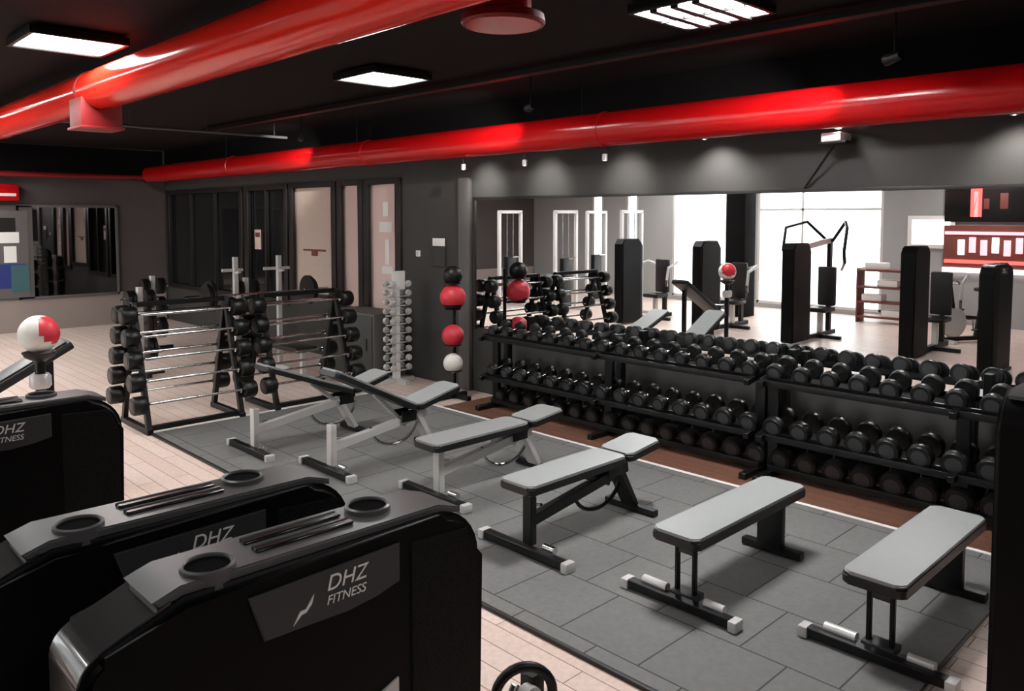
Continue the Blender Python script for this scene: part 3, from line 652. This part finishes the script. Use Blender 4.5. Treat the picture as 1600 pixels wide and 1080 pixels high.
# left: incline bench and ball on stand
t = thing('incline_bench', 'black incline bench behind the left machine tower, pad sloping up to the right', 'bench', (1.42, 7.4, 0))
MB().box((.0, 0, .78), (1.3, .3, .07), ('Y', -.50), bev=.02).build('back_pad', 'pad_side', t)
MB().box((.0, 0, .825), (1.2, .26, .02), ('Y', -.50), bev=.008).build('cushion_top', 'pad_side', t)
MB().beam((.42, 0, .05), (.42, 0, .95), .06, .06).build('rear_post', 'black', t); MB().beam((-.42, 0, .05), (-.42, 0, .48), .06, .06).build('front_post', 'black', t)
MB().beam((-.55, 0, .04), (.6, 0, .04), .07, .06).build('floor_beam', 'black', t); MB().beam((.5, -.3, .03), (.5, .3, .03), .07, .06).build('cross_foot', 'black', t)
MB().tube([(-.45, -.22, .62), (-.45, .22, .62)], .045, 12).build('roller', 'chrome', t)
t = thing('ball_pedestal', 'silver and black pedestal under the red and white ball at left', 'stand', (1.62, 6.75, 0))
MB().lathe([(.2, 0), (.2, .02), (.05, .05), (.035, .08), (.035, 1.06), (.1, 1.1), (.12, 1.135), (.11, 1.135), (.03, 1.10)], seg=24).build('pedestal', 'black', t)
MB().lathe([(.06, .86), (.075, .88), (.075, .95), (.06, .97)], seg=20).build('collar', 'silver', t)
o = ball(1.62, 6.75, 1.27, .14, 'ball_white', 'large white and red ball at the left edge before the wood floor', 'ball_red')
for k in range(3): pass

# ------------------------------------------------------------ wall fittings
t = thing('wall_poster', 'blue and white poster in a pale frame at the left end of the back wall', 'poster', (3.35, YB-.04, .60))
MB().box((0, 0, .88), (1.36, .03, 1.74), bev=.004).build('poster_frame', 'frame_grey', t)
for x_, z_, w_, h_, m_ in ((0, .85, 1.2, 1.6, 'paper'), (-.1, 1.36, 1.0, .32, 'frame_dark'), (.1, 1.16, .7, .2, 'white'), (.1, .45, .9, .45, 'blue'), (.45, .4, .3, .5, 'teal'), (.3, .85, .2, .3, 'white'), (-.2, .75, .5, .12, 'frame_dark'), (-.3, .9, .3, .1, 'blue')):
    MB().box((x_, -.018-.001*len(t.children), z_), (w_, .006, h_)).build('printed_panel', m_, t, flat=True)
t = thing('wall_box', 'red box with a pale stripe high at the left end of the back wall', 'box', (3.35, YB-.1, 2.42))
MB().box((0, 0, .16), (.9, .2, .3), bev=.03).build('box_body', 'red', t); MB().box((.15, -.102, .12), (.5, .01, .05), bev=.003).build('stripe', 'white', t)
t = thing('wall_notice', 'white topped notice board on the grey wall above the ball stand', 'notice', (XR-.015, 8.0, 1.55))
MB().box((0, 0, .13), (.02, .24, .34), bev=.004).build('board', 'wall_dark', t); MB().box((-.012, 0, .27), (.01, .24, .1), bev=.002).build('header', 'white', t)
t = thing('light_switch', 'small white switch on the grey wall left of the notice', 'switch', (XR-.01, 8.45, 1.66))
MB().box((0, 0, 0), (.02, .08, .08), bev=.005).build('switch_plate', 'white', t); MB().box((-.012, 0, 0), (.008, .03, .05), bev=.002).build('rocker', 'silver', t)
t = thing('window_poster', 'pale poster with white marks on the narrow window blind', 'poster', (XR+.041, 9.25, 1.1))
MB().box((0, 0, .65), (.006, .42, 1.3)).build('sheet', 'pinkish', t)
for z_, w_, h_ in ((1.15, .12, .2), (.9, .3, .14), (.55, .1, .35), (.3, .25, .1)): MB().box((-.005, random.uniform(-.05, .05), z_), (.004, w_, h_)).build('printed_mark', 'white', t)
t = thing('notice_sheet', 'small pale notice fixed to the dark window of the far right wall', 'notice', (XR+.03, 13.02, 1.75))
MB().box((0, 0, 0), (.012, .22, .34), bev=.002).build('sheet', 'pinkish', t); MB().box((-.007, 0, .08), (.003, .16, .08)).build('printed_mark', 'umber', t)
t = thing('door_handle_rail', 'small dark handle rail across the beige blind', 'handle', (XR+.028, 11.15, 1.62))
MB().tube([(0, -.32, 0), (0, .32, 0)], .014, 8).build('rail', 'umber', t); MB().box((.005, 0, -.05), (.02, .16, .08), bev=.004).build('lock_case', 'umber', t)
t = thing('storage_cabinet', 'plain dark grey cabinet under the windows right of the barbell racks', 'cabinet', (6.2, 9.2, 0))
MB().box((0, 0, .44), (.5, 1.0, .86), bev=.01).build('cabinet_body', 'frame_grey', t)
dd = MB().box((-.256, 0, .44), (.02, .94, .80), bev=.005).build('cabinet_door', 'cabinet_grey', t); MB().tube([(-.275, -.36, .38), (-.275, -.36, .54)], .008, 8).build('handle', 'black', dd)
struct(MB().box((XR-.03, 7.48, 1.31), (.06, .20, 2.62), bev=.008).build('trim_4', 'frame_grey'))
# white edging strip along the rubber mat
e = MB().box((5.62, 4.6, .011), (.035, 6.9, .022), bev=.004).build('floor_strip', 'white'); tag(e, 'thin white edging strip between rubber mat and dumbbell racks', 'floor edging')
e = MB().box((4.25, 8.08, .011), (2.7, .035, .022), bev=.004).build('floor_strip', 'white'); tag(e, 'thin white edging strip before the barbell racks', 'floor edging')
e = MB().box((2.885, 4.63, .011), (.022, 6.85, .022), bev=.004).build('floor_strip', 'frame_dark'); tag(e, 'thin dark edging strip on the left side of the rubber mat', 'floor edging')
